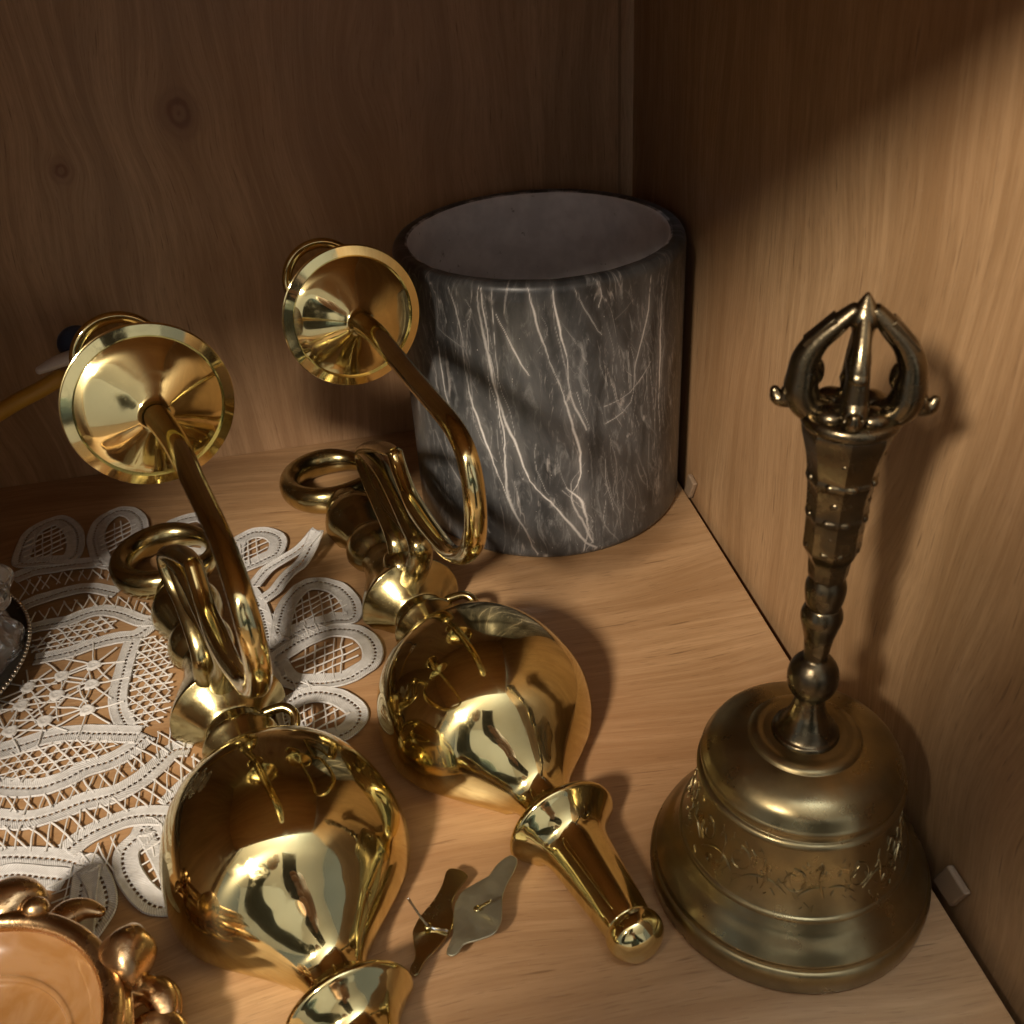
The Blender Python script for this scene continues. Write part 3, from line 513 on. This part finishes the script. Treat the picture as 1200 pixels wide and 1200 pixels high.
mk('grip', *lathe(gp, bo, 64, facet, 4), M['bronze'], bell, bo, ang=30)
nic = []
AZ0 = math.atan2(CAMP[1] - BY, CAMP[0] - BX)
for k in range(4):
    a = AZ0 + .05 + k * PI / 2
    for (z, r, hh, ww) in ((13.72, .60, .14, .22), (14.75, .66, .16, .24), (15.88, .74, .17, .28), (14.25, .62, .13, .08), (15.3, .62, .22, .10)):
        c = Vector((BX + r * math.cos(a), BY + r * math.sin(a), z)); tn = Vector((-math.sin(a), math.cos(a), 0))
        nic.append(tube([tuple(c - tn * ww), tuple(c), tuple(c + tn * ww)], hh * .8, 12, 4, flat=.9))
    c = Vector((BX + .90 * math.cos(a), BY + .90 * math.sin(a), 16.6)); nic.append(blob(c, (.09, .09, .09), 10, 8))
mk('grip_mouldings', *join(*nic), M['bronze'], bell, bo)
mk('crown_collar', *lathe([(0, 17.3), (.9, 17.3), (1.15, 17.38), (1.22, 17.55), (1.1, 17.72), (.6, 17.8), (0, 17.82)], bo, 48, dens=4), M['bronze'], bell, bo)
mk('crown_spike', *lathe([(.3, 17.7), (.42, 17.9), (.28, 18.1), (.24, 18.6), (.30, 19.0), (.24, 19.4), (.26, 19.8), (.36, 20.05), (.34, 20.25), (.2, 20.5), (.06, 20.72), (0, 20.76)], bo, 24, dens=4), M['bronze'], bell, bo)
for k in range(4):
    a = AZ0 + PI / 2 + k * PI / 2 + .08; e = Vector((math.cos(a), math.sin(a), 0)); s = Vector((-math.sin(a), math.cos(a), 0)); kk = 1.0 if k % 2 == 0 else .66; q = lambda r, z: tuple(Vector((BX, BY, z)) + e * r * kk)
    pr = [tube([q(.6, 17.6), q(1.02, 17.78), q(1.24, 18.15), q(1.24, 18.6), q(1.2, 19.05), q(.98, 19.5), q(.6, 19.92), q(.25, 20.3)], [r_ * (1.14 if k % 2 == 0 else .66) for r_ in (.38, .42, .46, .42, .37, .31, .27, .2)], 18, 5, flat=.82),
          tube([q(1.2, 18.2), q(1.5, 18.0), q(1.76, 17.95), q(1.86, 18.12)], [.34, .30, .22, .13], 12, 4),
          tube([q(1.2, 18.95), q(.98, 18.85), q(.88, 18.6), q(.98, 18.42)], [.26, .26, .22, .14], 12, 4)]
    aa = a + PI / 4; pr.append(blob((BX + .66 * math.cos(aa), BY + .66 * math.sin(aa), 17.78), (.42, .42, .26), 18, 12))
    cv = Vector(q(.84, 19.72)); dr = (Vector(q(.42, 20.12)) - Vector(q(1.2, 19.3))).normalized()
    nrm = s.cross(dr).normalized(); vs = []
    for dd in (-.50, .44):
        for ss in (-.27, .27):
            for tt in (-.20, .20): vs.append(tuple(cv + dr * dd + s * ss + nrm * tt))
    fs = [(0, 1, 3, 2), (4, 6, 7, 5), (0, 4, 5, 1), (2, 3, 7, 6), (0, 2, 6, 4), (1, 5, 7, 3)]
    if k % 2 == 0: pr.append((vs, fs))
    bevel(mk('crown_prong', *join(*pr), M['bronze'], bell, bo, ang=40), .05, 2)

# ------------------------------------------------------------------ lace doily
dc = (-29.0, -20.0, 0)
doily = empty('lace_doily', dc, 'white tape lace doily with looped petals under the left brass sconce', 'doily')
def inside(p, poly):
    x, y = p; c = False; j = len(poly) - 1
    for i in range(len(poly)):
        xi, yi = poly[i]; xj, yj = poly[j]
        if (yi > y) != (yj > y) and x < (xj - xi) * (y - yi) / (yj - yi) + xi: c = not c
        j = i
    return c
def tape(name, pts, closed, width=.80, zb=.10, lift=None, inner=0):
    P = cr([(p[0], p[1], 0) for p in pts], 14, closed)
    # resample evenly
    if closed: P = P + [P[0]]
    d = [0]
    for a, b in zip(P[:-1], P[1:]): d.append(d[-1] + float(np.linalg.norm(b - a)))
    step = .075; n = max(8, int(d[-1] / step)); Q = []; j = 0
    for i in range(n + 1):
        s = d[-1] * i / n
        while j < len(d) - 2 and d[j + 1] < s: j += 1
        f = (s - d[j]) / max(d[j + 1] - d[j], 1e-6); Q.append(P[j] + (P[j + 1] - P[j]) * f)
    ha = hb = width / 2
    if inner:
        area = sum(pts[i][0] * pts[(i + 1) % len(pts)][1] - pts[(i + 1) % len(pts)][0] * pts[i][1] for i in range(len(pts)))
        if area > 0: hb = inner
        else: ha = inner
    us = [-ha, -ha + .06, -ha * .62, -ha * .3, -.05, .05, hb * .3, hb * .62, hb - .06, hb]; m = len(us)
    zp = [.03, .07, .035, .035, .03, .03, .035, .035, .07, .03]
    V = []; F = []; UV = []; sd = random.uniform(0, 50)
    for i, p in enumerate(Q):
        a = Q[min(i + 3, n)]; b = Q[max(i - 3, 0)]
        if closed and (i < 3 or i > n - 3): a = Q[(i + 3) % n]; b = Q[(i - 3) % n]
        tg = a - b; tg /= (np.linalg.norm(tg) + 1e-9); nr = np.array([-tg[1], tg[0], 0])
        for u_, z_ in zip(us, zp):
            q = p + nr * u_; w_ = mnoise.noise((q[0] * .45 + sd, q[1] * .45, 0)) * .08 + mnoise.noise((q[0] * 1.6 + sd, q[1] * 1.6, 3)) * .035
            L = lift(i / n) if lift else 0
            V.append((q[0], q[1], zb + z_ + max(w_, -.05) + .06 + L)); UV.append((u_, i * step))
    for i in range(n):
        for k in range(m - 1):
            if k == 4 and i % 3 != 0: continue
            F.append((i * m + k, i * m + k + 1, (i + 1) * m + k + 1, (i + 1) * m + k))
    o = mk(name, V, F, M['lace'], doily, dc, uvs=UV)
    md = o.modifiers.new('solid', 'SOLIDIFY'); md.thickness = .035 * S
    return o
for nm, (cl, pts) in zip(TAPENAMES, TAPES):
    wd = .98 if nm in ('T1', 'T1b', 'T2', 'T3', 'T6', 'T9', 'P8', 'P9', 'T12') else .85
    if nm in ('TIP', 'TIP2'):
        tape('lace_tip', pts, False, .72, .14, (lambda s: 1.1 * s ** 2) if nm == 'TIP' else (lambda s: 1.1 * (1 - s) ** 2))
    elif cl: tape('lace_petal', pts, True, .74, .05, None, .60)
    else: tape('lace_tape', pts, False, wd, .02)
def thread(pts, r=.042, seg=6):
    sd = random.uniform(0, 99)
    return tube([(p[0] + mnoise.noise((p[0] * 1.3, p[1] * 1.3, sd)) * .09, p[1] + mnoise.noise((p[0] * 1.3, p[1] * 1.3, sd + 9)) * .09, .15 + .03 * mnoise.noise((p[0], p[1], 5))) for p in pts], r, seg, 2, caps=False)
for an, poly in AREAS:
    ms = []; xs = [p[0] for p in poly]; ys = [p[1] for p in poly]; cx, cy = sum(xs) / len(xs), sum(ys) / len(ys); R = max(max(xs) - min(xs), max(ys) - min(ys)) * .75
    if an == 'centre':
        for p in DISCS:
            L = lathe([(0, .22), (.10, .19), (.22, .23), (.30, .2), (.34, .13)], (p[0], p[1], 0), 14, lambda r, z, a: r * (1 + .12 * math.sin(3 * a + p[0])), 2)
            o = mk('lace_rosette', *L, M['thread'], doily, dc)
            for k in range(7):
                a = 2 * PI * k / 7 + p[0]; rl = 1.2 + .5 * abs(math.sin(3 * k + p[1])); e = (p[0] + rl * math.cos(a), p[1] + rl * math.sin(a))
                ms.append(thread([(p[0] + (e[0] - p[0]) * s, p[1] + (e[1] - p[1]) * s) for s in (.1, .4, .7, 1)], .04))
    else:
        small = an[0] in 'h'; sp = .42 if small else (.44 if an in ('side', 'leafnet1', 'leafnet2') else .52)
        base = {'side': .1, 'leafnet1': .2, 'leafnet2': .15}.get(an, random.uniform(.3, .7))
        angs = (base, base + PI * .36) if not an.startswith('g') else (base + 1.1, base + 1.1 + PI * .22)
        if an == 'side' or an.startswith('leaf'): angs = (.12, .12 + PI / 3, .12 - PI / 3)
        for ai, a in enumerate(angs):
            dx, dy = math.cos(a), math.sin(a); k = -R + random.uniform(0, sp)
            while k < R:
                run = []; s = -R
                while s < R:
                    p = (cx + dx * s - dy * k, cy + dy * s + dx * k)
                    if inside(p, poly): run.append(p)
                    else:
                        if len(run) > 1:
                            ex = .5 if small else .2
                            ms.append(thread([(run[0][0] - dx * ex, run[0][1] - dy * ex)] + run[::2] + [(run[-1][0] + dx * ex, run[-1][1] + dy * ex)], random.uniform(.026, .046)))
                        run = []
                    s += .16
                k += sp * random.uniform(.85, 1.15)
    if ms: tag(mk('thread_net', *join(*ms), M['thread'], doily, dc), kind='stuff')

# ------------------------------------------------------------------ two small brass plates with pins
def plate(pts, z, tiltv, label, pin, pinmat, mat):
    # thin stamped sheet, slightly tilted, with its soldered pin
    c = np.mean(pts, 0); o = (c[0], c[1], 0); e = empty('brass_plate', o, label, 'brass plate', 'small pinned brass plates on the shelf')
    P = cr([(p[0], p[1], 0) for p in pts], 4, True); n = len(P); V = []
    for h in (0, .07):
        for sc_ in (1.0,):
            for p in P: V.append((p[0], p[1], z + h + (p[0] - c[0]) * tiltv[0] + (p[1] - c[1]) * tiltv[1] ))
    F = [tuple(range(n)), tuple(range(2 * n - 1, n - 1, -1))] + [(i, (i + 1) % n, (i + 1) % n + n, i + n) for i in range(n)]
    ob = mk('sheet', V, F, mat, e, o, smooth=False); bevel(ob, .03, 3)
    mk('pin', *tube(pin, .045 if len(pin) == 2 else [.06, .06, .04], 8, 3), pinmat, e, o)
    for s in (0, 1):
        q = pin[0]
    mk('solder_blob', *blob(pin[0] if len(pin) == 2 else pin[1], (.13, .13, .06), 14, 8), M['brass_dull'], e, o)
plate(PLATE1, .75, (.10, .10), 'pale matt brass plate, upper right of the two, face up by the sconce finial', PIN1, M['brass_dull'], M['platebr'])
plate(PLATE2, .40, (-.05, .12), 'dark shiny brass plate with a long steel pin beside the left sconce globe', PIN2, M['steel'], M['brass_dull'])

# ------------------------------------------------------------------ gilt dish, lower left
GX, GY = -29.9, -37.1
dish = empty('gilt_dish', (GX, GY, 0), 'round gilt dish with amber coloured bowl and moulded leaves at lower left', 'dish'); go = (GX, GY, 0)
mk('amber_bowl', *lathe([(0, 1.55), (2.0, 1.6), (2.75, 1.75), (2.85, 1.95), (2.95, 2.0), (3.1, 2.0), (3.6, 2.3), (3.95, 2.65), (4.1, 2.8)], go, 96), M['stone'], dish, go, ang=80)
mk('gilt_rim', *lathe([(4.0, 2.7), (3.98, 2.95), (4.12, 3.12), (4.35, 3.14), (4.55, 3.0), (4.6, 2.75), (4.48, 2.5), (4.65, 2.3), (4.7, 2.1), (4.5, 1.9), (4.2, 1.2), (3.6, .4), (3.4, .05), (0, .05)], go, 96), M['gilt'], dish, go, ang=80)
def fold(k, ph): return lambda d: 1 + .16 * d.x * d.y * math.sin(ph) + .10 * math.sin(k * 1.7 * d.x + ph) * (1 - d.z * d.z) + .04 * math.sin(5 * d.y + ph)
mk('gilt_bud', *blob((-25.45, -34.85, 2.7), (.82, .88, .95), fn=fold(3, .5)), M['gilt'], dish, go)
mk('gilt_bud', *blob((-29.5, -32.1, 2.7), (1.25, .8, .75), fn=fold(2, 1.2)), M['gilt'], dish, go)
mk('gilt_bead', *blob((-28.45, -32.75, 3.0), (.42, .38, .4)), M['gilt'], dish, go)
for k, (x, y, z, a) in enumerate(((-25.35, -36.2, 1.6, -.5), (-25.0, -37.1, 1.3, -1.0), (-25.3, -35.9, 1.0, 0), (-27.5, -32.9, 1.6, .9))):
    pa = [(x + .9 * math.cos(a + q) * (1 - .09 * q), y + .9 * math.sin(a + q) * (1 - .09 * q), z + .25 * q - .05 * q * q) for q in [j * .55 for j in range(8)]]
    mk('gilt_leaf', *tube(pa, [.2, .36, .46, .42, .36, .3, .24, .12], 14, 4, flat=.7), M['gilt'], dish, go)

# ------------------------------------------------------------------ crystal piece on its beaded dark plate, left edge
PX, PY = -39.2, -16.9
pl = empty('beaded_plate', (PX, PY, 0), 'dark round plate with a fine silver beaded rim at the left edge', 'plate'); po = (PX, PY, 0)
mk('plate_disc', *lathe([(0, .5), (3.5, .5), (5.4, .62), (6.4, .9), (6.72, 1.0), (6.78, .92), (6.5, .7), (5.0, .25), (4.0, .03), (0, .03)], po, 96), M['plate'], pl, po)
bs = [blob((PX + 6.75 * math.cos(a), PY + 6.75 * math.sin(a), 1.0), (.1, .1, .1), 8, 6) for a in [2 * PI * k / 170 for k in range(170)]]
mk('beaded_rim', *join(*bs), M['silver'], pl, po)
kx, ky = -35.0, -16.4
def cut(r, z, a): return r * (1 + .05 * math.cos(9 * a + z * 2.2))
cv, cf = lathe([(0, .66), (2.0, .68), (2.3, .9), (2.2, 1.6), (1.7, 2.4), (2.1, 3.0), (2.6, 3.6), (2.7, 4.3), (2.2, 5.0), (1.6, 5.4), (1.5, 6.0), (2.1, 6.7), (2.0, 7.4), (1.3, 8.0), (0, 8.3)], (kx, ky, 0), 54, cut, 3)
o = mk('crystal_ornament', cv, cf, M['crystal'], None, (kx, ky, 0), ang=14)
tag(o, 'lumpy cut crystal ornament standing on the dark beaded plate', 'crystal ornament')

# ------------------------------------------------------------------ things against the back panel, far left
ko = (-30.3, -2.3, 0)
kn = empty('blue_knob_stand', ko, 'dark navy round knob on a slim stem behind the left drip pan', 'knob'); 
mk('knob', *blob((-30.3, -2.3, 9.0), (1.05, .8, 1.0)), M['navy'], kn, ko)
mk('stem', *tube([(-30.0, -2.2, 8.2), (-28.6, -1.7, 5.5), (-28.0, -1.3, 2.5), (-27.9, -1.2, .1)], .14, 12, 4), M['navy'], kn, ko)
mk('foot', *lathe([(0, .3), (.3, .28), (.5, .15), (.6, .02), (0, .02)], (-27.9, -1.0, 0), 40, dens=3), M['navy'], kn, ko)
so = (-33.0, -4.2, 0)
st = empty('strap_with_clip', so, 'amber strap ending in a clear plastic clip near the back panel', 'strap')
mk('strap', *tube([(-31.2, -4.0, 8.0), (-32.3, -4.3, 7.6), (-34.0, -4.6, 7.0), (-37.0, -5.2, 5.6), (-40.5, -5.8, 2.6), (-43, -6, .3)], .42, 14, 5, flat=1.0), M['amber'], st, so)
cl_ = [tube([(-32.1, -3.9, 8.5), (-31.0, -3.7, 8.8), (-29.4, -3.5, 9.1)], [.28, .46, .4], 12, 4, flat=.7), tube([(-31.2, -3.9, 7.1), (-30.2, -3.7, 7.5), (-29.2, -3.5, 7.8)], [.26, .46, .4], 12, 4, flat=.7), tube([(-30.4, -3.8, 8.7), (-30.1, -3.7, 7.7)], [.45, .45], 12, 4, flat=.5), tube([(-29.6, -3.6, 8.9), (-29.3, -3.6, 7.8)], [.4, .4], 12, 4, flat=.5)]
mk('clip', *join(*cl_), M['clip'], st, so)

# ------------------------------------------------------------------ the photographer, seen as a reflection, left arm posed to shade the shelf front
C0 = Vector(CAMP); back = Rm @ Vector((0, 0, 1)); rt = Rm @ Vector((1, 0, 0)); upv = Rm @ Vector((0, 1, 0))
ph = [tuple(C0 + rt * a + upv * b + back * (.35 + c)) for c in (0, .8) for (a, b) in ((-2.6, -13), (5.0, -13), (5.0, 2.2), (-2.6, 2.2))]
o = mk('phone', ph, [(0, 1, 2, 3), (7, 6, 5, 4), (0, 4, 5, 1), (1, 5, 6, 2), (2, 6, 7, 3), (3, 7, 4, 0)], M['phone'], None, tuple(C0), smooth=False); bevel(o, .35, 3)
tag(o, 'dark phone held up in front of the cabinet', 'phone')
def person():
    J = {'pel': (-6, -118, -28, 15), 'ch': (-8, -108, 2, 16), 'nk': (-9, -103, 21, 6), 'hd': (-10, -97, 29, 8.5), 'ht': (-10, -96, 37, 7.5),
         'sl': (-24, -106, 14, 6.5), 'el': (-48, -82, 4, 7), 'wl': (-37, -67, 29, 5.6), 'pl': (-28, -62, 32, 4.4),  # left forearm raised and thickened to block the lamp over the shelf front
         'sr': (7, -106, 14, 6.5), 'er': (14, -90, -2, 4.5), 'wr': (-6, -68, 16, 2.8), 'pr': (-12.5, -61.5, 19.5, 2.6),
         'hl': (-15, -118, -34, 10), 'kl': (-18, -112, -62, 7), 'fl': (-18, -118, -86, 4.5), 'hr': (3, -118, -34, 10), 'kr': (6, -112, -62, 7), 'fr': (6, -118, -86, 4.5)}
    E = [('pel', 'ch'), ('ch', 'nk'), ('nk', 'hd'), ('hd', 'ht'), ('ch', 'sl'), ('sl', 'el'), ('el', 'wl'), ('wl', 'pl'), ('ch', 'sr'), ('sr', 'er'), ('er', 'wr'), ('wr', 'pr'), ('pel', 'hl'), ('hl', 'kl'), ('kl', 'fl'), ('pel', 'hr'), ('hr', 'kr'), ('kr', 'fr')]
    ks = list(J); me = bpy.data.meshes.new('person'); og = Vector((-8, -118, -89))
    me.from_pydata([tuple((Vector(J[k][:3]) - og) * S) for k in ks], [(ks.index(a), ks.index(b)) for a, b in E], [])
    ob = bpy.data.objects.new('person', me); col.objects.link(ob); ob.location = og * S; me.materials.append(M['cloth'])
    ob.modifiers.new('skin', 'SKIN'); me.skin_vertices[0].data[0].use_root = True
    for i, k in enumerate(ks): r = J[k][3] * S; me.skin_vertices[0].data[i].radius = (r, r)
    ss = ob.modifiers.new('sub', 'SUBSURF'); ss.levels = ss.render_levels = 2
    tag(ob, 'person in dark clothes leaning in to hold a phone, left arm posed to shade the shelf', 'person')
    hp_ = mk('hair', *blob((-10, -98.5, 33.5), (8.6, 9.2, 9.4)), M['hair'], None, (0, 0, 0)); hp_.parent = ob; hp_.location = -og * S
    fc = mk('face', *blob((-10, -92.5, 30), (6.2, 6.5, 8.2)), M['skin'], None, (0, 0, 0)); fc.parent = ob; fc.location = -og * S
    for sx, pts, sd in ((-1, (-25, -60.5, 33), 1), (1, (-12.0, -61, 19.5), -1)):
        hm = [blob(pts, (3.4, 2.8, 4.4), 16, 12)]
        for j in range(4):
            b = Vector(pts) + Vector((sd * 1.0, 1.2, 2.6 - 1.6 * j)); hm.append(tube([tuple(b), tuple(b + Vector((sd * 1.6, 1.4, .2))), tuple(b + Vector((sd * 3.0, 1.2, .2)))], [.85, .8, .6], 10, 4))
        b = Vector(pts) + Vector((sd * 1.0, -.6, 2.8)); hm.append(tube([tuple(b), tuple(b + Vector((sd * 1.6, 0, 1.6))), tuple(b + Vector((sd * 2.6, .3, 2.0)))], [1.0, .95, .7], 10, 4))
        h_ = mk('hand', *join(*hm), M['skin'], None, (0, 0, 0)); h_.parent = ob; h_.location = -og * S
person()
